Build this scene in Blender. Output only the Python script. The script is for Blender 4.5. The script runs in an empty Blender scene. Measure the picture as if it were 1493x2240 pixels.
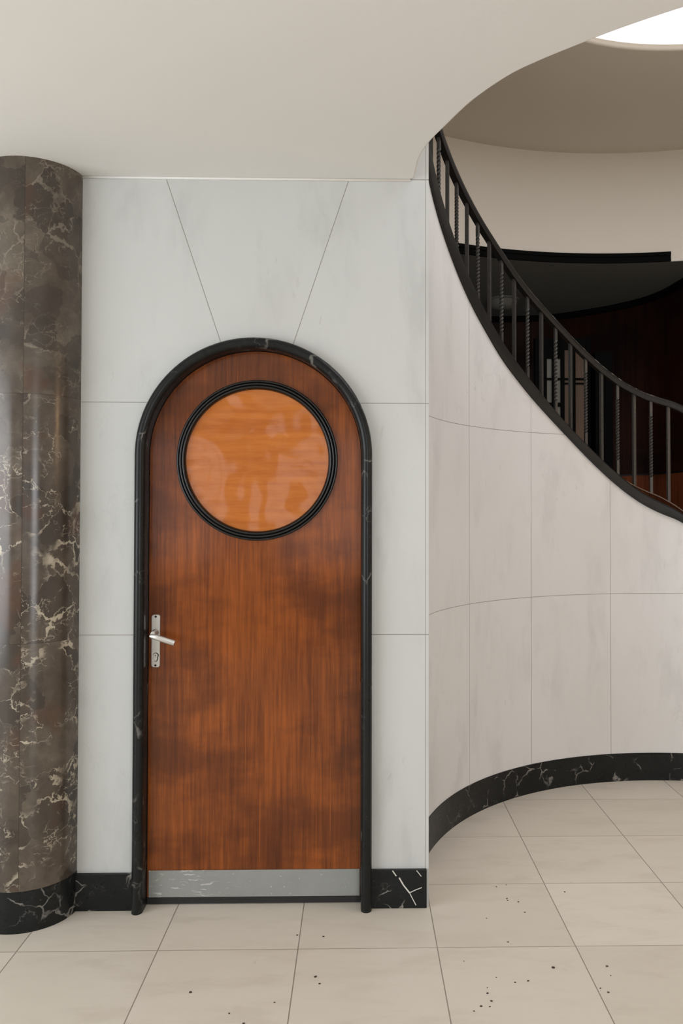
import bpy, bmesh, math, random
from mathutils import Vector, Matrix, Euler
random.seed(7)
PI = math.pi
scene = bpy.context.scene
COL = scene.collection

# ------------------------------------------------------------------ helpers
def props(o, label=None, cat=None, kind=None, group=None):
    if label: o['label'] = label
    if cat: o['category'] = cat
    if kind: o['kind'] = kind
    if group: o['group'] = group
    return o

def empty(name, loc, label=None, cat=None, kind=None, group=None):
    o = bpy.data.objects.new(name, None)
    COL.objects.link(o)
    o.location = loc
    o.empty_display_size = .1
    return props(o, label, cat, kind, group)

class MB:
    """collects shapes that become ONE mesh object"""
    def __init__(s):
        s.v = []; s.f = []; s.sm = []
    def add(s, vs, fs, smooth=False):
        n = len(s.v)
        s.v += [tuple(v) for v in vs]
        s.f += [tuple(i + n for i in f) for f in fs]
        s.sm += [smooth] * len(fs)
        return s
    def box(s, a, b):
        x0, y0, z0 = a; x1, y1, z1 = b
        vs = [(x0,y0,z0),(x1,y0,z0),(x1,y1,z0),(x0,y1,z0),(x0,y0,z1),(x1,y0,z1),(x1,y1,z1),(x0,y1,z1)]
        return s.add(vs, [(3,2,1,0),(4,5,6,7),(0,1,5,4),(1,2,6,5),(2,3,7,6),(3,0,4,7)])
    def prism(s, pts, z0, z1, smooth=False):
        n = len(pts)
        s.add([(p[0],p[1],z0) for p in pts] + [(p[0],p[1],z1) for p in pts],
              [(i,(i+1)%n,n+(i+1)%n,n+i) for i in range(n)], smooth)
        s.add([(p[0],p[1],z0) for p in pts] + [(p[0],p[1],z1) for p in pts],
              [tuple(range(n-1,-1,-1)), tuple(range(n,2*n))])
        return s
    def sweep(s, frames, profile, closed=True, caps=True, smooth=True, loop=False):
        """frames: (P, A, B); profile: list of (a, b)"""
        m = len(profile); n = len(frames)
        vs = []
        for P, A, B in frames:
            P = Vector(P); A = Vector(A); B = Vector(B)
            for a, b in profile:
                vs.append(P + A*a + B*b)
        fs = []
        for i in range(n if loop else n-1):
            j = (i+1) % n
            for k in range(m if closed else m-1):
                l = (k+1) % m
                fs.append((i*m+k, j*m+k, j*m+l, i*m+l))
        s.add(vs, fs, smooth)
        if caps and closed and not loop:
            s.add(vs[:m], [tuple(range(m))]); s.add(vs[-m:], [tuple(range(m-1,-1,-1))])
        return s
    def lathe(s, prof, origin, axis='Z', seg=96, smooth=True, a0=0, a1=2*PI):
        """prof: (r, h); axis Z or Y (h towards the camera, -Y)"""
        full = abs(a1-a0-2*PI) < 1e-6
        n = seg if full else seg+1
        O = Vector(origin); vs = []
        for i in range(n):
            t = a0 + (a1-a0)*i/seg
            for r, h in prof:
                if axis == 'Z': vs.append(O + Vector((r*math.cos(t), r*math.sin(t), h)))
                else: vs.append(O + Vector((r*math.cos(t), -h, r*math.sin(t))))
        m = len(prof); fs = []
        for i in range(seg):
            j = (i+1) % n
            for k in range(m-1):
                fs.append((i*m+k, j*m+k, j*m+k+1, i*m+k+1))
        return s.add(vs, fs, smooth)
    def build(s, name, mat, parent=None, bevel=0, merge=1e-5, origin=None, auto=None):
        me = bpy.data.meshes.new(name)
        O = Vector(origin) if origin else (parent_world(parent) if parent else Vector((0,0,0)))
        me.from_pydata([Vector(v) - O for v in s.v], [], s.f)
        for p, sm in zip(me.polygons, s.sm): p.use_smooth = sm
        bm = bmesh.new(); bm.from_mesh(me)
        bmesh.ops.remove_doubles(bm, verts=bm.verts, dist=merge)
        bmesh.ops.recalc_face_normals(bm, faces=bm.faces)
        bm.to_mesh(me); bm.free()
        if auto:
            me.set_sharp_from_angle(angle=math.radians(auto))
        me.materials.append(mat)
        o = bpy.data.objects.new(name, me)
        COL.objects.link(o)
        if parent is not None:
            o.parent = parent
            o.location = O - parent_world(parent)
        else:
            o.location = O
        if bevel:
            md = o.modifiers.new('Bevel', 'BEVEL'); md.width = bevel; md.segments = 3
            md.limit_method = 'ANGLE'; md.angle_limit = math.radians(40)
        return o

def parent_world(p):
    l = Vector((0,0,0))
    while p is not None:
        l += p.location; p = p.parent
    return l

def lerp_table(tab, x):
    if x <= tab[0][0]:
        (x0,y0),(x1,y1) = tab[0], tab[1]
    elif x >= tab[-1][0]:
        (x0,y0),(x1,y1) = tab[-2], tab[-1]
    else:
        for i in range(len(tab)-1):
            if tab[i][0] <= x <= tab[i+1][0]:
                (x0,y0),(x1,y1) = tab[i], tab[i+1]; break
    return y0 + (y1-y0)*(x-x0)/(x1-x0)

def smooth_table(tab, x, w=5):
    return sum(lerp_table(tab, x+d) for d in (-w,-w/2,0,w/2,w))/5

# ------------------------------------------------------------------ materials
class NT:
    def __init__(s, name):
        s.m = bpy.data.materials.new(name); s.m.use_nodes = True
        s.t = s.m.node_tree; s.t.nodes.clear()
        s.out = s.t.nodes.new('ShaderNodeOutputMaterial')
        s.b = s.t.nodes.new('ShaderNodeBsdfPrincipled')
        s.t.links.new(s.b.outputs[0], s.out.inputs[0])
    def n(s, typ, **k):
        nd = s.t.nodes.new(typ)
        for a, v in k.items(): setattr(nd, a, v)
        return nd
    def put(s, sock, v):
        if isinstance(v, bpy.types.NodeSocket): s.t.links.new(v, sock)
        elif v is not None:
            if isinstance(v, (tuple, list)) and sock.type == 'RGBA' and len(v) == 3: v = (*v, 1)
            sock.default_value = v
    def coord(s, kind='Object'):
        return s.n('ShaderNodeTexCoord').outputs[kind]
    def map(s, v, loc=(0,0,0), rot=(0,0,0), sc=(1,1,1)):
        nd = s.n('ShaderNodeMapping')
        s.put(nd.inputs[0], v); nd.inputs[1].default_value = loc
        nd.inputs[2].default_value = rot; nd.inputs[3].default_value = sc
        return nd.outputs[0]
    def math(s, op, a, b=None, c=None, clamp=False):
        nd = s.n('ShaderNodeMath', operation=op, use_clamp=clamp)
        for i, v in enumerate((a, b, c)):
            if v is not None: s.put(nd.inputs[i], v)
        return nd.outputs[0]
    def xyz(s, v):
        nd = s.n('ShaderNodeSeparateXYZ'); s.put(nd.inputs[0], v); return nd.outputs
    def comb(s, x=0., y=0., z=0.):
        nd = s.n('ShaderNodeCombineXYZ')
        for i, v in enumerate((x,y,z)): s.put(nd.inputs[i], v)
        return nd.outputs[0]
    def noise(s, v, scale=5, detail=4, rough=.55, dist=0., out=0):
        nd = s.n('ShaderNodeTexNoise'); s.put(nd.inputs['Vector'], v)
        nd.inputs['Scale'].default_value = scale; nd.inputs['Detail'].default_value = detail
        nd.inputs['Roughness'].default_value = rough; nd.inputs['Distortion'].default_value = dist
        return nd.outputs[out]
    def voro(s, v, scale=5, feature='DISTANCE_TO_EDGE', rnd=1.):
        nd = s.n('ShaderNodeTexVoronoi', feature=feature); s.put(nd.inputs['Vector'], v)
        nd.inputs['Scale'].default_value = scale; nd.inputs['Randomness'].default_value = rnd
        return nd.outputs['Distance'] if feature != 'COLOR' else nd.outputs['Color']
    def cell(s, v, scale=5):
        nd = s.n('ShaderNodeTexVoronoi', feature='F1'); s.put(nd.inputs['Vector'], v)
        nd.inputs['Scale'].default_value = scale
        return nd.outputs['Color']
    def warp(s, v, scale=3, amt=.1, detail=3):
        c = s.noise(v, scale, detail, .6, 0, 1)
        sub = s.n('ShaderNodeVectorMath', operation='SUBTRACT'); s.put(sub.inputs[0], c); sub.inputs[1].default_value = (.5,.5,.5)
        sc = s.n('ShaderNodeVectorMath', operation='SCALE'); s.put(sc.inputs[0], sub.outputs[0]); sc.inputs['Scale'].default_value = amt
        ad = s.n('ShaderNodeVectorMath', operation='ADD'); s.put(ad.inputs[0], v); s.put(ad.inputs[1], sc.outputs[0])
        return ad.outputs[0]
    def ss(s, v, a, b, lo=0., hi=1.):
        nd = s.n('ShaderNodeMapRange', interpolation_type='SMOOTHSTEP')
        s.put(nd.inputs[0], v)
        for i, q in enumerate((a, b, lo, hi)): nd.inputs[i+1].default_value = q
        return nd.outputs[0]
    def mix(s, f, a, b, mode='MIX'):
        nd = s.n('ShaderNodeMix', data_type='RGBA', blend_type=mode)
        s.put(nd.inputs[0], f); s.put(nd.inputs[6], a); s.put(nd.inputs[7], b)
        return nd.outputs[2]
    def ramp(s, v, stops):
        nd = s.n('ShaderNodeValToRGB'); s.put(nd.inputs[0], v)
        e = nd.color_ramp.elements
        while len(e) < len(stops): e.new(.5)
        for el, (p, c) in zip(e, stops): el.position = p; el.color = (*c, 1)
        return nd.outputs[0]
    def line(s, v, pos, w):
        """1 on a thin line |v-pos|<w"""
        d = s.math('ABSOLUTE', s.math('SUBTRACT', v, pos))
        return s.ss(d, w*.4, w, 1., 0.)
    def mx(s, *a):
        r = a[0]
        for x in a[1:]: r = s.math('MAXIMUM', r, x)
        return r
    def bump(s, h, st=.2, d=.01):
        nd = s.n('ShaderNodeBump'); nd.inputs['Strength'].default_value = st; nd.inputs['Distance'].default_value = d
        s.put(nd.inputs['Height'], h); s.put(s.b.inputs['Normal'], nd.outputs[0]); s.put(s.b.inputs['Coat Normal'], nd.outputs[0])
    def fin(s, col=None, rough=.5, spec=.5, metal=0., coat=0., coat_r=.1, emis=None, es=0.):
        b = s.b.inputs
        if col is not None: s.put(b['Base Color'], col)
        s.put(b['Roughness'], rough); s.put(b['Specular IOR Level'], spec); s.put(b['Metallic'], metal)
        s.put(b['Coat Weight'], coat); s.put(b['Coat Roughness'], coat_r)
        if emis: s.put(b['Emission Color'], emis); s.put(b['Emission Strength'], es)
        return s.m

def white_marble(name, joints, base=(.565,.575,.56), curved=False):
    t = NT(name); P = t.coord()
    x, y, z = t.xyz(P)
    if curved:
        a = t.math('ARCTAN2', y, x)
        Q = t.comb(t.math('MULTIPLY', a, 1.41), 0., z)
    else:
        a = None; Q = P
    D = t.warp(t.map(Q, rot=(0,.55,0), sc=(3.4,1,1.1)), 1.6, .55)
    v1 = t.noise(D, 1.7, 7, .62)
    cloud = t.noise(Q, 1.3, 4, .5)
    col = t.mix(t.ss(v1, .47, .75), base, tuple(c*.86 for c in base))
    col = t.mix(t.ss(cloud, .4, .75, 0, .55), col, (base[0]*.93, base[1]*.915, base[2]*.89))
    # short grey flecks
    F = t.warp(t.map(Q, rot=(0,.6,0), sc=(2.6,1,1)), 7, .12)
    fl = t.math('MULTIPLY', t.ss(t.noise(F, 11, 3, .5), .66, .76), t.ss(t.noise(Q, 2.1, 2, .5), .5, .66))
    col = t.mix(t.math('MULTIPLY', fl, .5), col, (.42,.42,.40))
    # thin hairline veins
    h = t.math('MULTIPLY', t.ss(t.math('ABSOLUTE', t.math('SUBTRACT', t.noise(t.map(Q, rot=(0,.8,0), sc=(1.6,1,.9)), 2.4, 6, .6), .5)), 0., .007, 1, 0),
               t.ss(t.noise(Q, 1.7, 2, .5), .54, .68))
    col = t.mix(t.math('MULTIPLY', h, .3), col, (.45,.45,.44))
    js = joints(t, x, y, z, a)
    col = t.mix(t.math('MULTIPLY', js, .75), col, (.20,.18,.15))
    t.bump(js, .25, -.002)
    return t.fin(col, t.math('ADD', .3, t.math('MULTIPLY', cloud, .12)), .4)

def black_marble(name, amount=.5, dens=9.):
    t = NT(name); P = t.coord()
    W = t.warp(P, 5, .16, 4)
    e = t.voro(W, dens)
    veins = t.math('MULTIPLY', t.ss(e, 0., .035, 1, 0), t.ss(t.noise(P, 7, 3, .6), .56-.1*amount, .64))
    e2 = t.ss(t.math('ABSOLUTE', t.math('SUBTRACT', t.noise(W, 9, 5, .6), .5)), 0., .012, 1, 0)
    e2 = t.math('MULTIPLY', e2, t.ss(t.noise(P, 5, 2, .5), .55, .65))
    col = t.mix(t.noise(P, 6, 5, .6), (.003,.0035,.0035), (.018,.0195,.019))
    col = t.mix(t.math('MULTIPLY', veins, amount), col, (.42,.40,.36))
    col = t.mix(t.math('MULTIPLY', e2, amount*.7), col, (.34,.34,.32))
    return t.fin(col, t.math('ADD', .2, t.math('MULTIPLY', t.noise(P, 30, 3, .6), .2)), .22)

def plaster(name, col, bump=.12):
    t = NT(name); P = t.coord()
    n = t.noise(P, 2.2, 4, .55)
    c = t.mix(t.math('MULTIPLY', n, .5), col, tuple(q*.94 for q in col))
    t.bump(t.noise(P, 90, 3, .6), bump, .002)
    return t.fin(c, .75, .2)

def mahogany(name, dark, lite, grain=(46,46,1.6), rough=.3, coat=.4, rot=(0,0,0), wear=True, wave=0., coat_r=.2, bstr=.12):
    t = NT(name); P = t.coord()
    G = t.map(P, rot=rot, sc=grain)
    g = t.noise(G, 1.6, 6, .62, .3)
    fine = t.noise(t.map(P, rot=rot, sc=tuple(q*4 for q in grain)), 1.5, 3, .6)
    broad = t.noise(t.map(P, rot=rot, sc=(grain[0]*.12, grain[1]*.12, grain[2]*.9)), 1.3, 4, .6)
    f = t.math('ADD', t.math('MULTIPLY', g, .55), t.math('ADD', t.math('MULTIPLY', fine, .2), t.math('MULTIPLY', broad, .45)))
    mid = tuple((a+b)/2 for a, b in zip(dark, lite))
    col = t.ramp(f, [(.38, dark), (.6, mid), (.82, lite)])
    if wear:
        blot = t.ss(t.noise(t.map(P, loc=(.3,0,.9), sc=(1.1,1,2.1)), 1.7, 5, .55), .44, .62)
        col = t.mix(t.math('MULTIPLY', blot, .55), col, tuple(q*.8 for q in dark))
        lines = t.math('MULTIPLY', t.ss(t.noise(t.map(P, rot=rot, sc=(60,60,.7)), 1.3, 2, .5), .66, .74), .35)
        col = t.mix(lines, col, tuple(q*1.15 for q in lite))
    if wave: 
        h = t.math('ADD', t.math('MULTIPLY', t.noise(P, 6.5, 1, .3), wave), t.math('MULTIPLY', g, .02))
        t.bump(h, .6, .022)
    else:
        t.bump(g, bstr, .002)
    r = t.math('ADD', rough, t.math('MULTIPLY', t.noise(P, 5, 4, .6), .12))
    return t.fin(col, r, .15, 0., coat, coat_r)

def flat(name, col, rough=.5, metal=0., spec=.5, var=.15, sc=30):
    t = NT(name); P = t.coord()
    c = t.mix(t.noise(P, sc, 4, .6), tuple(q*(1-var) for q in col), tuple(min(1,q*(1+var)) for q in col))
    return t.fin(c, rough, spec, metal)

CX, CY, RW = 1.64, 3.062, 1.409          # the stair well
YW, XL, XE = 3.067, -1.24, .271          # flat marble wall
ZC = 2.785                               # foyer ceiling
DX, DZ, RA = -.395, 1.714, .408          # arch centre, inner radius of the surround

# flat wall joints
def joints_flat(t, x, y, z, a):
    ln = [t.math('MULTIPLY', t.line(z, 1.917, .0022), 1.), t.line(z, 1.031, .0022)]
    for (x0,z0),(x1,z1) in (((-.736,2.772),(-.526,2.147)), ((-.038,2.779),(-.248,2.148))):
        L = math.hypot(x1-x0, z1-z0); nx, nz = (z1-z0)/L, -(x1-x0)/L
        d = t.math('ADD', t.math('MULTIPLY', x, nx), t.math('MULTIPLY', z, nz))
        l = t.line(d, x0*nx+z0*nz, .0022)
        ln.append(t.math('MULTIPLY', l, t.math('GREATER_THAN', z, 2.0)))
    ln.append(t.math('MULTIPLY', t.line(z, ZC, .003), t.math('GREATER_THAN', x, .19)))
    ln.append(t.line(x, .2595, .0016))
    return t.mx(*ln)
def joints_curve(t, x, y, z, a):
    ln = [t.line(z, 1.928, .0022), t.line(z, 1.043, .0022)]
    for d in (160.6, 140.3, 120.15, 99.3, 79., 58.5):
        ln.append(t.line(a, math.radians(d), .0014))
    return t.mx(*ln)
M_wall = white_marble('white_marble_slabs', joints_flat)
M_curve = white_marble('white_marble_curved', joints_curve, curved=True, base=(.71,.71,.70))
M_black = black_marble('black_marble', .55)
M_frame = black_marble('black_marble_surround', .35, 6.)
M_ceil = plaster('ceiling_plaster', (.78,.77,.735))
M_drum = plaster('cream_plaster', (.80,.745,.655))
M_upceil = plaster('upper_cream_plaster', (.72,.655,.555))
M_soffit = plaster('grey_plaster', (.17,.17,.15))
M_front = plaster('foyer_brown_plaster', (.30,.24,.19))
M_room = plaster('foyer_plaster', (.78,.76,.72))
M_door = mahogany('door_mahogany', (.050,.0102,.0023), (.37,.095,.0135), coat=.5, coat_r=.13)
M_disc = mahogany('porthole_veneer', (.36,.090,.012), (.58,.19,.032), grain=(3.,60,26), rough=.2, coat=.8, rot=(0,-.38,0), wear=False, wave=.9, coat_r=.07)
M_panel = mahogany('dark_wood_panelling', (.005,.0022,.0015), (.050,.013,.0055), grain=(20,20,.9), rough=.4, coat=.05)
M_panel_lit = mahogany('lit_tone_wood_panelling', (.05,.016,.007), (.34,.085,.028), grain=(20,20,.9), rough=.4, coat=.05)  # lighter copy of the panelling: light on the lower wall painted into its colour
M_matte = flat('matte_black_paint', (.004,.004,.004), .75, 0., .05)
M_iron = flat('black_iron', (.018,.017,.016), .42, 0., .5, .3)
M_ironbar = flat('worn_iron', (.060,.056,.050), .45, .3, .5, .5, 60)
M_ring = flat('black_lacquer', (.007,.007,.007), .28, 0., .5)
M_alu = flat('brushed_aluminium', (.62,.61,.58), .34, .85, .5, .1, 40)
M_hole = flat('dark_recess', (.01,.01,.01), .6)
M_dark = flat('gap_shade_black', (.012,.011,.010), .6)

def kick_mat():
    t = NT('grey_metal_kick_plate'); P = t.coord()
    c = t.mix(t.noise(P, 8, 4, .6), (.25,.26,.25), (.34,.35,.335))
    S = t.map(t.warp(P, 9, .05), rot=(0,.9,0), sc=(9,9,60))
    scr = t.math('MULTIPLY', t.ss(t.noise(S, 2., 2, .5), .60, .66), t.ss(t.xyz(P)[0], -.02, -.20))
    c = t.mix(t.math('MULTIPLY', scr, .7), c, (.62,.62,.6))
    sp = t.ss(t.noise(P, 85, 2, .5), .71, .75)
    c = t.mix(t.math('MULTIPLY', sp, .6), c, (.6,.6,.57))
    return t.fin(c, .42, .5, .25)
M_kick = kick_mat()

def column_mat():
    t = NT('brown_breccia_marble'); P = t.coord(); x, y, z = t.xyz(P)
    a = t.math('ARCTAN2', y, x)
    # each block of stone has its own figure: shift the pattern past each joint
    blk = t.math('ADD', t.math('MULTIPLY', t.math('GREATER_THAN', z, 1.925), 3.7), t.math('MULTIPLY', t.math('GREATER_THAN', z, 1.025), 1.9))
    blk = t.math('ADD', blk, t.math('MULTIPLY', t.math('GREATER_THAN', a, -1.374), 2.3))
    Q0 = t.comb(t.math('ADD', x, blk), t.math('ADD', y, blk), z)
    Q = t.warp(Q0, 6., .10, 4)
    dens = t.ss(z, 1.80, 1.97, 1., .30)
    # angular brown fragments
    W1 = t.warp(Q0, 7., .16, 5)
    e1 = t.voro(W1, 9.)
    fr1 = t.xyz(t.cell(W1, 9.))
    col = t.ramp(t.noise(t.warp(Q0, 5, .2, 4), 3.6, 7, .65), [(.28, (.034,.026,.019)), (.5, (.085,.066,.049)), (.72, (.165,.138,.105))])
    col = t.mix(t.ss(fr1[0], .35, .95, 0., .7), col, (.036,.029,.023))
    col = t.mix(t.math('MULTIPLY', t.ss(t.noise(Q0, 5, 3, .5), .54, .66), .5), col, (.095,.042,.022))
    # cream vein webs of varying width, broken up and gathered in drifts
    width = t.math('MULTIPLY', t.ss(t.noise(Q0, 8, 3, .6), .40, .72), .085)
    va = t.math('SUBTRACT', 1., t.math('DIVIDE', e1, t.math('ADD', width, .004)), clamp=True)
    va = t.math('MULTIPLY', t.ss(va, 0., .5), t.ss(t.noise(Q0, 4.2, 4, .6), .46, .60))
    W2 = t.warp(t.map(Q0, rot=(.3,.5,0), sc=(1,1,1.5)), 11., .13, 4)
    e2 = t.voro(W2, 17.)
    vb = t.math('MULTIPLY', t.ss(e2, 0, .05, 1, 0), t.ss(t.noise(Q0, 5.5, 4, .65), .52, .62))
    W3 = t.warp(Q0, 4., .3, 5)
    vc = t.ss(t.math('ABSOLUTE', t.math('SUBTRACT', t.noise(W3, 5.5, 4, .6), .5)), 0., .010, 1, 0)
    vc = t.math('MULTIPLY', vc, t.ss(t.noise(Q0, 6, 3, .6), .5, .6))
    vv = t.math('MULTIPLY', t.mx(t.math('MULTIPLY', va, .85), t.math('MULTIPLY', vb, .6), t.math('MULTIPLY', vc, .7)), dens)
    col = t.mix(vv, col, (.52,.455,.35))
    j = t.mx(t.line(z, 1.925, .0018), t.line(z, 1.025, .0014), t.line(a, -1.374, .009))
    col = t.mix(t.math('MULTIPLY', j, .6), col, (.02,.016,.012))
    return t.fin(col, t.math('ADD', .16, t.math('MULTIPLY', t.noise(Q0, 8, 3, .6), .12)), .5)
M_col = column_mat()

def floor_mat():
    t = NT('stone_floor_tiles'); P = t.coord(); x, y, z = t.xyz(P)
    px, py = .4785, .4668
    u = t.math('DIVIDE', t.math('SUBTRACT', x, -.203), px)
    v = t.math('DIVIDE', t.math('SUBTRACT', y, 2.7795), py)
    du = t.math('MULTIPLY', t.math('ABSOLUTE', t.math('SUBTRACT', u, t.math('ROUND', u))), px)
    dv = t.math('MULTIPLY', t.math('ABSOLUTE', t.math('SUBTRACT', v, t.math('ROUND', v))), py)
    j = t.mx(t.ss(du, .0010, .0026, 1, 0), t.ss(dv, .0010, .0024, .85, 0))
    wn = t.n('ShaderNodeTexWhiteNoise', noise_dimensions='2D')
    t.put(wn.inputs['Vector'], t.comb(t.math('FLOOR', u), t.math('FLOOR', v), 0.))
    r = wn.outputs['Value']
    base = t.mix(r, (.70,.65,.565), (.63,.58,.495))
    # every tile has its own streaks
    Q = t.comb(t.math('ADD', x, t.math('MULTIPLY', r, 7.)), t.math('ADD', y, t.math('MULTIPLY', r, 3.)), 0.)
    st = t.noise(t.warp(t.map(Q, rot=(0,0,.35), sc=(1.2,3.6,1)), 2., .5), 2.2, 6, .62)
    base = t.mix(t.ss(st, .45, .75, 0, .7), base, (.56,.505,.425))
    sp = t.math('MULTIPLY', t.ss(t.noise(Q, 16, 3, .6), .66, .76), t.ss(t.noise(Q, 2., 2, .5), .48, .62))
    base = t.mix(t.math('MULTIPLY', sp, .45), base, (.42,.38,.33))
    col = t.mix(t.math('MULTIPLY', j, .78), base, (.15,.12,.09))
    t.bump(j, .3, -.002)
    return t.fin(col, t.math('ADD', .32, t.math('MULTIPLY', st, .12)), .4)
M_floor = floor_mat()

# ------------------------------------------------------------------ floor
f = MB().box((-4,-3.3,-.12), (4.6,7.4,0)).build('floor', M_floor)
props(f, 'pale beige stone tile floor of the foyer', 'floor', 'structure')

# ------------------------------------------------------------------ flat marble wall with the arched opening
mb = MB()
ZU = 3.25
YB = 3.40
RH = RA + .015
def quadwall(x0, x1, za0, za1, z1a, z1b):
    mb.add([(x0,YW,za0),(x1,YW,za1),(x1,YW,z1b),(x0,YW,z1a)], [(0,1,2,3)])
xl, xr = DX-RH, DX+RH
quadwall(XL-.05, xl, 0, 0, DZ, DZ)
quadwall(XL-.05, xl, DZ, DZ, ZU, ZU)
quadwall(xr, XE, 0, 0, DZ, DZ)
quadwall(xr, XE, DZ, DZ, ZU, ZU)
NA = 64
for i in range(NA):
    a0, a1 = PI - PI*i/NA, PI - PI*(i+1)/NA
    quadwall(DX+RH*math.cos(a0), DX+RH*math.cos(a1), DZ+RH*math.sin(a0), DZ+RH*math.sin(a1), ZU, ZU)
w = mb.build('wall_back', M_wall)
md = w.modifiers.new('Solid', 'SOLIDIFY'); md.thickness = YB-YW; md.offset = -1
# orientation: faces towards -Y, thickness grows to +Y
me = w.data
if me.polygons[0].normal.y > 0: me.flip_normals()
props(w, 'white marble slab wall around the arched door', 'wall', 'structure')

# ------------------------------------------------------------------ black marble surround of the door
prof = [(0, -.06), (0, .024)]
for i in range(1, 12):
    a = PI - PI*i/12
    prof.append((.0205 + .0205*math.cos(a), .024 + .0235*math.sin(a)))
prof += [(.041, .024), (.041, -.02)]
fr = []
for z in (0, .4, .8, 1.2, DZ-.02):
    fr.append(((DX-RA, YW, z), (-1,0,0), (0,-1,0)))
for i in range(65):
    a = PI - PI*i/64
    n = Vector((math.cos(a), 0, math.sin(a)))
    fr.append((Vector((DX,YW,DZ)) + n*RA, n, (0,-1,0)))
for z in (DZ-.02, 1.2, .8, .4, 0):
    fr.append(((DX+RA, YW, z), (1,0,0), (0,-1,0)))
s = MB().sweep(fr, prof).build('trim_1', M_frame, auto=50)
props(s, 'rounded black marble surround framing the arched door', 'door surround', 'structure')
# small white bead of paint where the ceiling meets the marble
br = [(0,0),(.004,0),(.0065,-.002),(.0065,-.006),(.004,-.009),(0,-.009)]
s = MB().sweep([((x, YW, ZC), (0,-1,0), (0,0,1)) for x in (-1.06, -.4, .2)], br).build('trim_2', M_ceil)
props(s, 'thin white bead where the ceiling meets the marble wall', 'trim', 'structure')

# ------------------------------------------------------------------ baseboards of the flat wall
s = MB().box((-1.10,YW-.014,0), (DX-RA-.035,YW+.02,.137)).build('baseboard_left', M_black, bevel=.002)
props(s, 'black marble baseboard between column and door surround', 'baseboard', 'structure')
s = MB().box((DX+RA+.035,YW-.014,0), (.2625,YW+.02,.144)).build('baseboard_right', M_black, bevel=.002)
props(s, 'short black marble baseboard right of the door with a white diagonal vein', 'baseboard', 'structure')
# the white diagonal vein across it, a thin inlay in the stone
def vein_strip(mbx, pts, y, w):
    for (x0,z0),(x1,z1) in zip(pts[:-1], pts[1:]):
        L = math.hypot(x1-x0, z1-z0); nx, nz = -(z1-z0)/L*w/2, (x1-x0)/L*w/2
        mbx.add([(x0-nx,y,z0-nz),(x1-nx,y,z1-nz),(x1+nx,y,z1+nz),(x0+nx,y,z0+nz),
                 (x0-nx,y+.003,z0-nz),(x1-nx,y+.003,z1-nz),(x1+nx,y+.003,z1+nz),(x0+nx,y+.003,z0+nz)],
                [(0,1,2,3),(0,1,5,4),(1,2,6,5),(2,3,7,6),(3,0,4,7)])
M_vein = flat('white_vein', (.62,.60,.55), .35)
vm = MB()
YV = YW-.0146
vein_strip(vm, [(.133,.142),(.147,.122)], YV, .0042)
vein_strip(vm, [(.158,.116),(.174,.088),(.198,.058)], YV, .005)
vein_strip(vm, [(.198,.058),(.208,.038),(.222,.012)], YV, .0032)
vein_strip(vm, [(.200,.060),(.222,.070),(.244,.078)], YV, .003)
vein_strip(vm, [(.224,.142),(.242,.120)], YV, .003)
vm.build('vein', M_vein, s)

# ------------------------------------------------------------------ the door
YD = 3.098
door = empty('door_1', (DX, YD, 0), 'arched mahogany door with a round panel, lever handle and grey kick plate', 'door', 'structure')
RL = RA - .002
pts = [(DX-RL, .030), (DX+RL, .030)]
for i in range(65):
    a = PI*i/64
    pts.append((DX+RL*math.cos(a), DZ+RL*math.sin(a)))
mb = MB()
n = len(pts)
mb.add([(p[0],YD,p[1]) for p in pts]+[(p[0],YD+.045,p[1]) for p in pts],
       [tuple(range(n)), tuple(range(2*n-1,n-1,-1))] + [(i,(i+1)%n,n+(i+1)%n,n+i) for i in range(n)])
leaf = mb.build('leaf', M_door, door)
# moulded ring of the porthole: three rounded steps
PX, PZ = -.388, 1.698
rp = [(.310, -.002), (.310, .006)]
for r0, h in ((.310,.014), (.299,.019), (.288,.021)):
    for i in range(9):
        a = PI*i/8
        rp.append((r0-.0052+.0052*math.cos(a), h-.006+.0075*math.sin(a)))
rp += [(.2765, .017), (.2735, .008), (.2735, -.002)]
ring = MB().lathe(rp, (PX, YD, PZ), 'Y', 128).build('porthole_ring', M_ring, door, auto=60)
props(ring, 'black moulded ring')
disc = MB().lathe([(.2745,.0),(.2745,.004),(.15,.005),(.0001,.0052)], (PX, YD, PZ), 'Y', 96).build('porthole_panel', M_disc, door, auto=30)
props(disc, 'glossy orange wooden disc')
# kick plate with its two rows of rivets
kp = MB().box((DX-RL+.006, YD-.004, .030), (DX+RL-.002, YD, .131)).build('kick_plate', M_kick, door, bevel=.0012)
props(kp, 'grey metal kick plate')
rv = MB()
for zz in (.038, .123):
    for k in range(13):
        xx = DX-RL+.03 + k*(2*RL-.06)/12
        rv.lathe([(.0022,0),(.0018,.0009),(.0001,.0013)], (xx, YD-.004, zz), 'Y', 10)
rv.build('rivets', M_kick, kp)
# black bar in the gap under the leaf, its shade put in as colour
MB().box((DX-RL, YD+.001, .004), (DX+RL, YD+.03, .03)).build('gap_shade_bar', M_dark, door)

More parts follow.
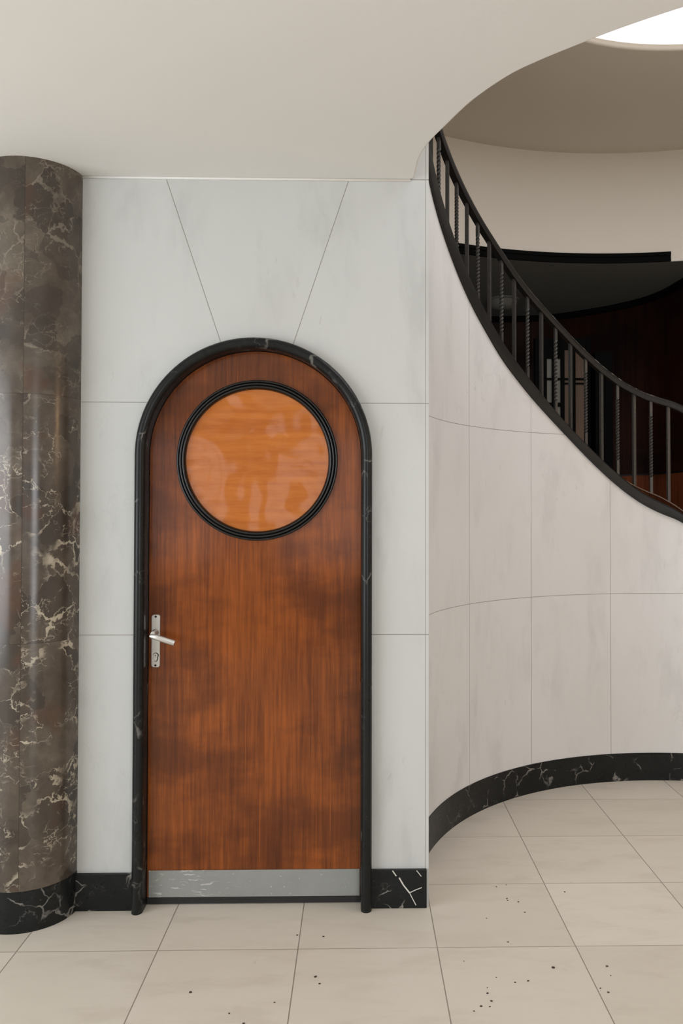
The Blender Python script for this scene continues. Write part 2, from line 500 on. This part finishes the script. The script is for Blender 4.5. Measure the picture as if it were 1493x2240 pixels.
# handle: plate > lever, lock cylinder, screws
HX = -.7735
def roundrect(x0, x1, z0, z1, r, k=6):
    out = []
    for cx, cz, a0 in ((x1-r,z0+r,-PI/2),(x1-r,z1-r,0),(x0+r,z1-r,PI/2),(x0+r,z0+r,PI)):
        for i in range(k+1):
            a = a0 + PI/2*i/k
            out.append((cx+r*math.cos(a), cz+r*math.sin(a)))
    return out
def slab(mbx, out, y0, y1, inset=0.0):
    n = len(out); cx = sum(p[0] for p in out)/n; cz = sum(p[1] for p in out)/n
    ins = [(p[0]+(cx-p[0])*inset/.02 if abs(p[0]-cx) > 1e-6 else p[0], p[1]-math.copysign(min(inset, abs(p[1]-cz)), p[1]-cz)) for p in out]
    vs = [(p[0],y0,p[1]) for p in out] + [(p[0],y1+inset,p[1]) for p in out] + [(p[0],y1,p[1]) for p in ins]
    fs = [(i,(i+1)%n,n+(i+1)%n,n+i) for i in range(n)] + [(n+i,n+(i+1)%n,2*n+(i+1)%n,2*n+i) for i in range(n)]
    fs += [tuple(range(2*n,3*n)), tuple(range(n-1,-1,-1))]
    return mbx.add(vs, fs)
plate = slab(MB(), roundrect(HX-.0165, HX+.0165, .903, 1.105, .0095), YD, YD-.0065, .0015).build('handle_plate', M_alu, door)
props(plate, 'pale metal backplate')
lv = MB()
ZL = 1.038
lv.lathe([(.0125,0),(.0125,.004),(.0095,.007),(.0085,.03),(.0085,.044),(.0001,.044)], (HX, YD-.0065, ZL), 'Y', 24)
# flat curved grip sloping down to the right, standing off the door
gp = [(HX-.010, .046, 1.030), (HX, .050, 1.029), (HX+.015, .053, 1.0265), (HX+.035, .053, 1.020), (HX+.058, .050, 1.0115), (HX+.082, .046, 1.003)]
frm = []
for i, (x, h, z) in enumerate(gp):
    q = gp[min(i+1, len(gp)-1)]; p = gp[max(i-1, 0)]
    tv = Vector((q[0]-p[0], 0, q[2]-p[2])).normalized()
    nv = Vector((-tv.z, 0, tv.x))
    k = (.55, .8, .95, 1, 1, .98)[i]
    frm.append((Vector((x, YD-.0065-h, z)), nv*k, Vector((0,-1,0))))
gpf = [(.0112*math.cos(2*PI*i/16)*(1 if abs(math.cos(2*PI*i/16)) < .8 else .97), .0062*math.sin(2*PI*i/16)) for i in range(16)]
lv.sweep(frm, gpf)
lever = lv.build('lever', M_alu, plate, auto=50)
# euro lock cylinder: round top with a tail
LZ = .949
lk = MB()
out = []
for i in range(25):
    a = -PI*.19 + (PI*1.38)*i/24
    out.append((HX+.0088*math.cos(a), LZ+.0088*math.sin(a)))
out += [(HX-.0052, LZ-.018), (HX-.003, LZ-.0205), (HX+.003, LZ-.0205), (HX+.0052, LZ-.018)]
o2 = [(HX+.0012+(p[0]-HX)*1.3, LZ-.004+(p[1]-LZ+.004)*1.14) for p in out]
slab(MB(), o2, YD-.0060, YD-.0068).build('cylinder_recess', M_hole, plate)
lk = slab(MB(), out, YD-.0066, YD-.0090, .0005)
lock = lk.build('lock_cylinder', M_alu, plate)
kh = MB().lathe([(.0018,0),(.0018,.0003),(.0001,.0003)], (HX, YD-.0091, LZ+.001), 'Y', 12).box((HX-.0006,YD-.0094,LZ-.006),(HX+.0006,YD-.0091,LZ+.001))
kh.build('keyhole', M_hole, plate)
for zz in (1.097, .911):
    MB().lathe([(.0042,0),(.0042,.0006),(.0001,.0004)], (HX, YD-.0066, zz), 'Y', 16).build('screw', M_hole, plate)

# ------------------------------------------------------------------ brown marble column
CR = .184
colo = empty('column', (XL, YW+.01, 0), 'brown marble half column with pale veins and a black base', 'column', 'thing')
MB().lathe([(CR,.147),(CR,.6),(CR,1.2),(CR,1.9),(CR,ZC)], (XL,YW+.01,0), 'Z', 96).build('shaft', M_col, colo)
b = MB().lathe([(CR+.001,0),(CR+.001,.146),(CR-.004,.148)], (XL,YW+.01,0), 'Z', 96).build('base', M_black, colo, auto=40)
props(b, 'black marble base')

# ------------------------------------------------------------------ curved marble wall under the stair
string_bot = [(35,.30),(60,.86),(75,1.25),(80,1.39),(82.5,1.447),(85.8,1.475),(90,1.521),(94.2,1.583),(99.3,1.68),(104.3,1.786),(110.2,1.916),(115.2,2.019),(120.1,2.116),(124.4,2.205),(128.7,2.29),(133.5,2.404),(138.9,2.521),(143.4,2.623),(148.3,2.737),(153.9,2.857),(159.5,2.976),(175,3.31)]
string_top = [(35,.37),(60,.92),(75,1.31),(82.5,1.498),(92.1,1.612),(99.7,1.757),(104.3,1.857),(110.2,1.982),(119.7,2.194),(128.7,2.382),(134.8,2.522),(145.3,2.775),(149.3,2.868),(153.4,2.962),(160,3.105),(175,3.43)]
bal_bot = [(35,.38),(60,.95),(75,1.36),(85.3,1.572),(89.1,1.606),(92.9,1.645),(96.6,1.698),(100.7,1.766),(104.3,1.85),(112,2.018),(119.6,2.194),(130.9,2.432),(138.4,2.612),(146,2.80),(149.8,2.885),(160,3.112),(175,3.44)]
rail_top = [(35,1.0),(60,1.58),(75,1.97),(82.3,2.119),(87.7,2.151),(93,2.202),(98.5,2.284),(103,2.370),(107.7,2.466),(113.2,2.581),(117.6,2.662),(123,2.768),(128.6,2.893),(138,3.069),(144.8,3.197),(151.1,3.318),(160,3.50),(175,3.82)]
T0, T1 = 56., 174.
def pol(r, d, z):
    a = math.radians(d)
    return Vector((CX + r*math.cos(a), CY + r*math.sin(a), z))
ths = [T0 + (T1-T0)*i/236 for i in range(237)]
mb = MB(); n = len(ths)
vs = []
for th in ths:
    zt = smooth_table(string_bot, th, 2.) + .02
    vs += [pol(RW+.004, th, 0), pol(RW+.004, th, zt), pol(RW+.09, th, zt), pol(RW+.09, th, 0)]
fs = []
for i in range(n-1):
    for k in range(4):
        l = (k+1) % 4
        fs.append((4*i+k, 4*i+4+k, 4*i+4+l, 4*i+l))
mb.add(vs, fs, True); mb.add(vs[:4], [(0,1,2,3)]); mb.add(vs[-4:], [(3,2,1,0)])
cw = mb.build('wall_right', M_curve, origin=(CX, CY, 0), auto=40)
props(cw, 'curved white marble wall sweeping below the stair', 'wall', 'structure')
fr = [(pol(RW, th, 0), (math.cos(math.radians(th)), math.sin(math.radians(th)), 0), (0,0,1)) for th in [T0 + (170-T0)*i/150 for i in range(151)]]
s = MB().sweep(fr, [(0,0),(.02,0),(.02,.153),(.001,.153),(0,.152)]).build('baseboard_back', M_black, auto=40)
props(s, 'black marble baseboard curving along the round wall', 'baseboard', 'structure')

# ------------------------------------------------------------------ staircase: stringer and the flight behind the wall
st = empty('staircase', pol(RW, 90, 0), 'curved staircase rising to the left with black string', 'staircase', 'thing')
mb = MB(); vs = []
for th in ths:
    zb = smooth_table(string_bot, th, 2.); zt = smooth_table(string_top, th, 2.)
    vs += [pol(RW-.008, th, zb), pol(RW-.012, th, zb+.012), pol(RW-.012, th, zt-.010), pol(RW-.004, th, zt), pol(RW+.075, th, zt), pol(RW+.075, th, zb)]
fs = []
for i in range(n-1):
    for k in range(6):
        l = (k+1) % 6
        fs.append((6*i+k, 6*i+6+k, 6*i+6+l, 6*i+l))
mb.add(vs, fs, True); mb.add(vs[:6], [tuple(range(6))]); mb.add(vs[-6:], [tuple(range(5,-1,-1))])
def string_mat():
    t = NT('black_painted_string'); P = t.coord()
    c = t.mix(t.noise(P, 14, 5, .65), (.006,.006,.0055), (.024,.023,.021))
    chip = t.ss(t.noise(P, 38, 4, .6), .68, .74)
    c = t.mix(t.math('MULTIPLY', chip, .35), c, (.18,.15,.12))
    return t.fin(c, .45, .3)
M_string = string_mat()
mb.build('stringer', M_string, st, auto=35)
mb = MB()
for k in range(10):
    a0, a1 = 62 + 11*k, 73 + 11*k
    zt = lerp_table(string_top, a0) - .06
    sub = [a0 + (a1-a0)*i/4 for i in range(5)]
    out = [pol(RW+.09, a, 0) for a in sub] + [pol(2.40, a, 0) for a in reversed(sub)]
    zb = max(zt-.12, .0)
    mb.prism([(p.x,p.y) for p in out], zb, zt)
mb.build('steps', flat('dark_stone_steps', (.10,.09,.08), .5), st)

# ------------------------------------------------------------------ railing
rl = empty('stair_railing', pol(RW, 90, 1.5), 'black iron stair railing with alternating plain and twisted balusters', 'railing', 'thing')
RR = RW + .030
def helix_frames(tab, r, a0, a1, n, dz=0., w=3.):
    out = []
    for i in range(n+1):
        th = a0 + (a1-a0)*i/n
        P = pol(r, th, smooth_table(tab, th, w) + dz)
        Q = pol(r, th+.4, smooth_table(tab, th+.4, w) + dz)
        T = (Q-P).normalized()
        A = Vector((math.cos(math.radians(th)), math.sin(math.radians(th)), 0))
        B = A.cross(T); 
        if B.z < 0: B = -B
        out.append((P, A, B))
    return out
hp = [(-.019,-.016),(-.015,-.026),(.015,-.026),(.019,-.016),(.019,-.007),(.013,-.0015),(.006,.0),(-.006,.0),(-.013,-.0015),(-.019,-.007)]
hp = [(a*1.1, b*1.45) for a, b in hp]
def rail_mat():
    t = NT('worn_black_handrail'); P = t.coord()
    c = t.mix(t.noise(P, 14, 5, .65), (.006,.0055,.005), (.022,.019,.016))
    chip = t.math('MULTIPLY', t.ss(t.noise(P, 26, 5, .65), .50, .60), t.ss(t.noise(P, 2.6, 2, .5), .40, .55))
    nrm = t.xyz(t.n('ShaderNodeNewGeometry').outputs['Normal'])[2]
    chip = t.math('MULTIPLY', chip, t.ss(nrm, .35, .7))       # paint worn off along the top
    c = t.mix(t.math('MULTIPLY', chip, .8), c, (.42,.36,.29))
    return t.fin(c, .42, .25)
MB().sweep(helix_frames(rail_top, RR, T0, T1, 220), hp).build('handrail', rail_mat(), rl, auto=50)
bt = flat('brown_rail', (.10,.05,.03), .45, 0., .5, .4)
b_ = MB().sweep(helix_frames(bal_bot, RR, T0, T1, 220), [(-.011,-.005),(.011,-.005),(.011,.001),(-.011,.001)], smooth=False).build('bottom_rail', bt, rl)
props(b_, 'thin brown bottom rail')

def plain_baluster(L):
    h = .0082; mb = MB()
    mb.box((-h,-h,0), (h,h,L))
    return mb
def twisted_baluster(L):
    h = .0076; mb = MB(); n = 120; frames = []
    for i in range(n+1):
        z = L*i/n
        u = min(max((z/L-.17)/.66, 0), 1)
        a = u*2*PI*round(L*.66/.075)/1.0
        frames.append(((0,0,z), (math.cos(a),math.sin(a),0), (-math.sin(a),math.cos(a),0)))
    mb.sweep(frames, [(-h,-h),(h,-h),(h,h),(-h,h)], smooth=False)
    return mb
k = 0
for i in range(-7, 23):
    th = 85.3 + 3.87*i
    z0 = smooth_table(bal_bot, th, 3) - .002
    z1 = smooth_table(rail_top, th, 3) - .028
    mbx = twisted_baluster(z1-z0) if i % 2 else plain_baluster(z1-z0)
    M = Matrix.Translation(pol(RR, th, z0)) @ Matrix.Rotation(math.radians(th + (14 if i % 2 == 0 else 0)), 4, 'Z')
    mbx.v = [tuple(M @ Vector(v)) for v in mbx.v]
    o = mbx.build('baluster', M_ironbar, rl)

# ------------------------------------------------------------------ foyer ceiling with the round well
edge = [(.200,3.060),(.2085,3.045),(.2105,3.015),(.2125,2.95),(.216,2.87),(.240,2.755),(.285,2.632),(.350,2.470),(.432,2.330),(.500,2.252),(.588,2.172),(.687,2.088),(.823,1.992),
        (1.0,1.885),(1.25,1.79),(1.64,1.74),(2.03,1.79),(2.35,1.93),(2.65,2.17),(2.88,2.47),(3.02,2.85),(3.05,3.1)]
def catmull(P, k=8):
    out = []
    for i in range(len(P)-1):
        p0 = Vector(P[max(i-1,0)]); p1 = Vector(P[i]); p2 = Vector(P[i+1]); p3 = Vector(P[min(i+2,len(P)-1)])
        for j in range(k):
            t = j/k
            out.append(.5*((2*p1)+(p2-p0)*t+(2*p0-5*p1+4*p2-p3)*t*t+(3*p1-p0-3*p2+p3)*t**3))
    out.append(Vector(P[-1]))
    return out
E = catmull([Vector((a,b)) for a, b in edge])
yb = -3.3
mb = MB()
# strips from the opening's edge to the front of the room
def strip(z, flip=False):
    vs = [(-4,YW+.005,z),(-4,yb,z),(4.6,yb,z),(4.6,E[-1].y,z)] + [(p.x,p.y,z) for p in reversed(E)] + [(E[0].x-.001,YW+.005,z)]
    mb.add(vs, [tuple(range(len(vs)))])
rE = .02
E0 = list(E)
strip(ZC)
strip(3.25)
c = mb.build('ceiling', M_ceil, merge=1e-4)
props(c, 'white plaster foyer ceiling with its curved well opening', 'ceiling', 'structure')
mb = MB()
# rounded lower arris and the fascia going up
vs = []; fs = []
m = 7
for i, p in enumerate(E0):
    q0 = E0[max(i-1,0)]; q1 = E0[min(i+1,len(E0)-1)]
    tv = (q1-q0).normalized(); nv = Vector((tv.y, -tv.x))    # into the well
    if nv.dot(Vector((CX,CY))-p) < 0: nv = -nv
    for j in range(m-1):
        a = PI/2*j/(m-2)
        d = rE*math.sin(a); h = rE*(1-math.cos(a))
        vs.append((p.x+nv.x*d*.5, p.y+nv.y*d*.5, ZC+h))
    vs.append((p.x+nv.x*rE*.5, p.y+nv.y*rE*.5, 3.25))
for i in range(len(E0)-1):
    for j in range(m-1):
        fs.append((i*m+j, (i+1)*m+j, (i+1)*m+j+1, i*m+j+1))
mb.add(vs, fs, True)
mb.build('well_edge', M_ceil, c)

# ------------------------------------------------------------------ upper drum, its dark band, upper ceiling and skylight
RD, ZD0, ZD1 = 2.5, 3.250, 4.030
mb = MB().lathe([(RD,ZD0),(RD,3.5),(RD,ZD1),(RD+.12,ZD1),(RD+.12,ZD0),(RD,ZD0)], (CX,CY,0), 'Z', 128)
d = mb.build('wall_upper', M_drum, auto=40)
props(d, 'curved cream wall of the upper stair hall', 'wall', 'structure')
s = MB().lathe([(RD-.001,3.247),(RD-.018,3.247),(RD-.020,3.262),(RD-.014,3.266),(RD-.014,3.285),(RD-.022,3.289),(RD-.022,3.313),(RD-.001,3.315)], (CX,CY,0), 'Z', 90, False, math.radians(77.6), math.radians(190)).build('trim_3', M_matte, auto=30)
props(s, 'black moulded band along the foot of the upper curved wall', 'trim', 'structure')
RS = 1.235
mb = MB().lathe([(RD+.1,ZD1),(RS+.015,ZD1),(RS+.004,ZD1+.004),(RS,ZD1+.015),(RS,ZD1+.09),(RD+.1,ZD1+.09)], (CX,CY,0), 'Z', 128)
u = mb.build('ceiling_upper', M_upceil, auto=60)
props(u, 'shaded cream upper ceiling around the round skylight', 'ceiling', 'structure')
sk = empty('window_1', (CX,CY,ZD1+.05), 'round white frosted skylight above the stair well', 'skylight', 'structure')
t = NT('frosted_skylight_glass'); P = t.coord()
tc = t.mix(t.noise(P, 3, 2, .5), (.93,.92,.955), (.90,.895,.925))
M_sky = t.fin(tc, .6, .3, emis=(.93,.92,.96), es=.95)
SKY = M_sky.node_tree.nodes['Principled BSDF'] if 'Principled BSDF' in M_sky.node_tree.nodes else t.b
MB().lathe([(RS+.01,ZD1+.030),(RS*.5,ZD1+.034),(.001,ZD1+.035)], (CX,CY,0), 'Z', 96).build('pane', M_sky, sk)

# ------------------------------------------------------------------ ground floor behind the stair: grey soffit, dark curved panelling
arc = [CX + 0]
pts = [pol(RD, 10 + 180*i/60, 0) for i in range(61)]
mb = MB(); vs = []; fs = []
for i, p in enumerate(pts):
    p = pol(RD-.001, 10 + 180*i/60, 0); q = pol(5.2, 10 + 180*i/60, 0)
    vs += [(p.x,p.y,3.246),(q.x,q.y,3.246),(q.x,q.y,3.2495),(p.x,p.y,3.2495)]
for i in range(60):
    for k in range(4): fs.append((4*i+k,4*i+4+k,4*i+4+(k+1)%4,4*i+(k+1)%4))
mb.add(vs, fs); mb.add(vs[:4],[(0,1,2,3)]); mb.add(vs[-4:],[(0,1,2,3)])
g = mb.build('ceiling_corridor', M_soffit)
props(g, 'shadowed grey ceiling seen behind the railing', 'ceiling', 'structure')
plan = [(-2.2,7.11),(0,7.11),(1.0,7.11),(1.296,7.10),(1.5,7.075),(1.69,7.022),(1.86,6.925),(2.03,6.79),(2.18,6.645),(2.305,6.475),(2.372,6.336),(2.415,6.164),(2.437,5.92),(2.46,5.6),(2.55,5.2),(2.75,4.6),(3.2,3.9),(4.6,3.0)]
PL = catmull([Vector(p) for p in plan], 5)
def extr(name, P, z0, z1, mat, th, label, cat, smooth=True):
    mb = MB(); vs = []; fs = []
    for i, p in enumerate(P):
        q0 = P[max(i-1,0)]; q1 = P[min(i+1,len(P)-1)]; tv = (q1-q0).normalized(); nv = Vector((-tv.y, tv.x))
        vs += [(p.x,p.y,z0),(p.x,p.y,z1),(p.x+nv.x*th,p.y+nv.y*th,z1),(p.x+nv.x*th,p.y+nv.y*th,z0)]
    for i in range(len(P)-1):
        for k in range(4):
            fs.append((4*i+k,4*i+4+k,4*i+4+(k+1)%4,4*i+(k+1)%4))
    mb.add(vs, fs, smooth); mb.add(vs[:4],[(0,1,2,3)]); mb.add(vs[-4:],[(0,1,2,3)])
    o = mb.build(name, mat, auto=40)
    return props(o, label, cat, 'structure')
extr('trim_6', PL, 0, 1.80, M_panel_lit, -.004, 'lower wood panels behind the stair, coloured reddish as if lit', 'panelling')
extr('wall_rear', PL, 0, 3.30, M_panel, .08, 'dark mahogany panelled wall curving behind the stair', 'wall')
extr('trim_4', PL, 3.195, 3.246, M_matte, -.025, 'black cornice along the top of the dark wood wall', 'trim')
extr('trim_5', PL, 1.80, 1.812, M_ring, -.006, 'thin dark rail across the lower wood panelling', 'trim')

# glazed screen in the dark wall behind the railing
gs = empty('glazed_screen', (1.62, 6.25, 0), 'dark glazed screen with narrow greyish and brown panes behind the railing', 'screen', 'thing')
GY = 6.20
mb = MB()
xs = [1.380,1.417,1.439,1.473,1.514,1.543,1.583,1.612,1.651,1.698,1.781,1.815]
for i in range(0, len(xs), 2):
    mb.box((xs[i],GY,0),(xs[i+1],GY+.045,2.86))
for (x0,x1,zz) in ((1.38,1.60,((2.0,2.05),(2.325,2.355),(2.533,2.548),(2.70,2.86))), (1.583,1.815,((2.0,2.03),(2.500,2.512),(2.533,2.548),(2.77,2.86)))):
    for z0, z1 in zz: mb.box((x0,GY+.004,z0),(x1,GY+.041,z1))
mb.box((1.37,GY+.002,0),(1.82,GY+.043,2.0))
mb.build('screen_frame', M_matte, gs)
t = NT('frosted_pane_grey'); P = t.coord()
Mg = t.fin(t.mix(t.noise(P, 4, 3, .5), (.20,.20,.16), (.15,.155,.13)), .5, .3)
Mb = mahogany('pane_brown', (.09,.055,.036), (.15,.095,.065), grain=(14,14,2.), rough=.35, coat=.2, wear=False)
for i, (a, b_) in enumerate(((1,2),(3,4),(5,6),(7,8),(9,10))):
    mbp = MB().box((xs[a]-.004,GY+.018,2.0),(xs[b_]+.004,GY+.026,2.80))
    p = mbp.build('pane', Mg if i < 3 else Mb, gs)
    props(p, 'greyish pane' if i < 3 else 'brown pane')
pp = MB().box((1.83,6.12,0),(1.965,6.26,2.74)).build('post', M_matte, bevel=.006)
props(pp, 'black post beside the glazed screen behind the stair', 'post', 'thing')

# dim round lamp on the grey soffit
lp = empty('ceiling_lamp', (1.19, 6.52, 3.25), 'dim unlit round lamp on the grey ceiling behind the railing', 'ceiling lamp', 'thing')
MB().lathe([(.001,3.25),(.13,3.25),(.13,3.235),(.12,3.23),(.001,3.23)], (1.19,6.52,0), 'Z', 48).build('base', M_soffit, lp, auto=40)
MB().lathe([(.115,3.23),(.11,3.20),(.09,3.178),(.05,3.165),(.001,3.162)], (1.19,6.52,0), 'Z', 48).build('shade', plaster('lamp_glass', (.20,.20,.18)), lp)

# ------------------------------------------------------------------ grit on the floor
specks = [(0.599,3.236),(0.556,3.221),(0.58,3.107),(0.58,3.122),(0.619,3.096),(0.627,3.015),(0.477,2.974),(0.818,3.173),(0.525,2.81),(0.356,2.694),(0.644,2.651),(0.448,2.6),(0.503,2.571),(0.546,2.578),(0.41,2.544),(0.411,2.476),(0.402,2.448),(0.376,2.451),(0.351,2.427),(0.824,2.655),(0.82,2.603),(0.766,2.535),(0.784,2.513),(0.406,2.515),(-0.134,2.614),(-0.519,2.538),(-0.212,2.869),(-0.119,2.858),(-0.252,2.481),(-0.382,2.43),(-0.332,2.382),(-0.119,2.576)]
big = {10: .0055, 24: .005, 25: .005}
mb = MB()
for i, (x, y) in enumerate(specks):
    r = big.get(i, random.uniform(.0022, .0045)); k = 8
    rx = [r*random.uniform(.7,1.25) for _ in range(k)]
    out = [(x+rx[j]*math.cos(2*PI*j/k), y+rx[j]*.8*math.sin(2*PI*j/k)) for j in range(k)]
    mb.prism(out, 0.0, r*.35)
gr = mb.build('grit', flat('dark_grit', (.05,.035,.025), .8), None)
props(gr, 'scattered dark specks of grit on the tile floor', 'grit', 'stuff')

# ------------------------------------------------------------------ the rest of the foyer (behind and beside the camera)
def wallbox(name, a, b, label, mat=M_room):
    return props(MB().box(a, b).build(name, mat), label, 'wall', 'structure')
def wall_with_hole_y(name, y0, y1, x0, x1, holes, z1, label):
    mb = MB(); xs_ = [x0]
    for h in holes: xs_ += [h[0], h[1]]
    xs_.append(x1)
    for i in range(0, len(xs_), 2): mb.box((xs_[i],y0,0),(xs_[i+1],y1,z1))
    for h in holes:
        mb.box((h[0],y0,0),(h[1],y1,h[2])); mb.box((h[0],y0,h[3]),(h[1],y1,z1))
    return props(mb.build(name, M_front), label, 'wall', 'structure')
def wall_with_hole_x(name, x0, x1, y0, y1, holes, z1, label):
    mb = MB(); ys = [y0]
    for h in holes: ys += [h[0], h[1]]
    ys.append(y1)
    for i in range(0, len(ys), 2): mb.box((x0,ys[i],0),(x1,ys[i+1],z1))
    for h in holes:
        mb.box((x0,h[0],0),(x1,h[1],h[2])); mb.box((x0,h[0],h[3]),(x1,h[1],z1))
    return props(mb.build(name, M_room), label, 'wall', 'structure')
HB = [(-2.6,-1.55,.85,2.45), (-.95,.35,.85,2.45), (1.3,2.6,.2,2.45)]
wall_with_hole_y('wall_front', -3.3, -3.1, -4, 4.6, HB, 3.25, 'plain foyer wall with windows behind the viewer')
HL = [(-2.4,1.9,.4,2.5)]
wall_with_hole_x('wall_left', -4, -3.85, -3.3, YB, HL, 3.25, 'plain foyer side wall with a window on the left')
wallbox('wall_side', (4.45,-3.3,0), (4.6,3.6,3.25), 'plain foyer side wall on the right')
wallbox('wall_end', (-4,YW+.02,0), (XL-.03,YB,3.25), 'plain wall beyond the column')

def area(name, loc, rot, sx, sy, power, col):
    l = bpy.data.lights.new(name, 'AREA'); l.shape = 'RECTANGLE'; l.size = sx; l.size_y = sy
    l.energy = power; l.color = col
    o = bpy.data.objects.new(name, l); COL.objects.link(o)
    o.location = loc; o.rotation_euler = rot
    return o
DAY = (.93,.96,1.0)
def window_frame(name, x0, x1, z0, z1, label):
    mb = MB(); y = -3.2
    for xx in (x0, x1-.05, (x0+x1)/2-.02): mb.box((xx,y-.03,z0),(xx+.05,y+.03,z1))
    for zz in (z0, z1-.05, z0+(z1-z0)*.62): mb.box((x0,y-.03,zz),(x1,y+.03,zz+.05))
    return props(mb.build(name, M_iron), label, 'window', 'structure')
POW = .70
for i, (h, pw) in enumerate(zip(HB, (13, 15, 150))):
    window_frame('window_%d' % (i+2), *h, 'foyer window behind the viewer, bay %s' % ('nearest the column', 'opposite the door', 'opposite the stair')[i])
    area('daylight', ((h[0]+h[1])/2, -3.28, (h[2]+h[3])/2), (PI/2, 0, 0), h[1]-h[0], h[3]-h[2], pw*POW, DAY)
area('daylight', (-3.98, -.25, 1.45), (0, -PI/2, 0), 2.1, 4.3, 250*POW, DAY)

# skylight daylight
area('skylight_daylight', (CX, CY, ZD1+.022), (0,0,0), 2.3, 2.3, 46*POW, (.95,.96,1.)).data.shape = 'DISK'

lw = bpy.data.lights.new('warm_fill', 'POINT'); lw.energy = 22; lw.color = (1., .58, .28); lw.shadow_soft_size = .15  # added warm fill from an unseen source, tints the shaded floor and curved wall
ow = bpy.data.objects.new('warm_fill', lw); COL.objects.link(ow); ow.location = (3.15, 1.9, 2.25)
w = bpy.data.worlds.new('World'); scene.world = w; w.use_nodes = True
bg = w.node_tree.nodes['Background']; bg.inputs[0].default_value = (.75,.82,.9,1); bg.inputs[1].default_value = .35

# ------------------------------------------------------------------ camera
F, PCX, PCY, W, H = 1750.14, 820.0, 1084.83, 1493, 2240
yaw, pitch, roll = -0.02139413, 0.01980274, 0.00130277
cam = bpy.data.cameras.new('Camera'); co = bpy.data.objects.new('Camera', cam); COL.objects.link(co)
cam.sensor_fit = 'AUTO'; cam.sensor_width = 36.; cam.lens = F/H*36.
cam.shift_x = (W/2-PCX)/H; cam.shift_y = (PCY-H/2)/H
fw = Vector((-math.sin(yaw)*math.cos(pitch), math.cos(yaw)*math.cos(pitch), math.sin(pitch)))
rt = Vector((math.cos(yaw), math.sin(yaw), 0)); up = rt.cross(fw)
rt, up = rt*math.cos(roll)+up*math.sin(roll), up*math.cos(roll)-rt*math.sin(roll)
M = Matrix((rt, up, -fw)).transposed()
co.matrix_world = Matrix.Translation((0,0,1.5)) @ M.to_4x4()
cam.clip_start = .05
scene.camera = co

scene.view_settings.view_transform = 'Standard'
scene.view_settings.look = 'None'
scene.view_settings.gamma = 1.0
scene.view_settings.use_curve_mapping = False
scene.view_settings.exposure = -0.14
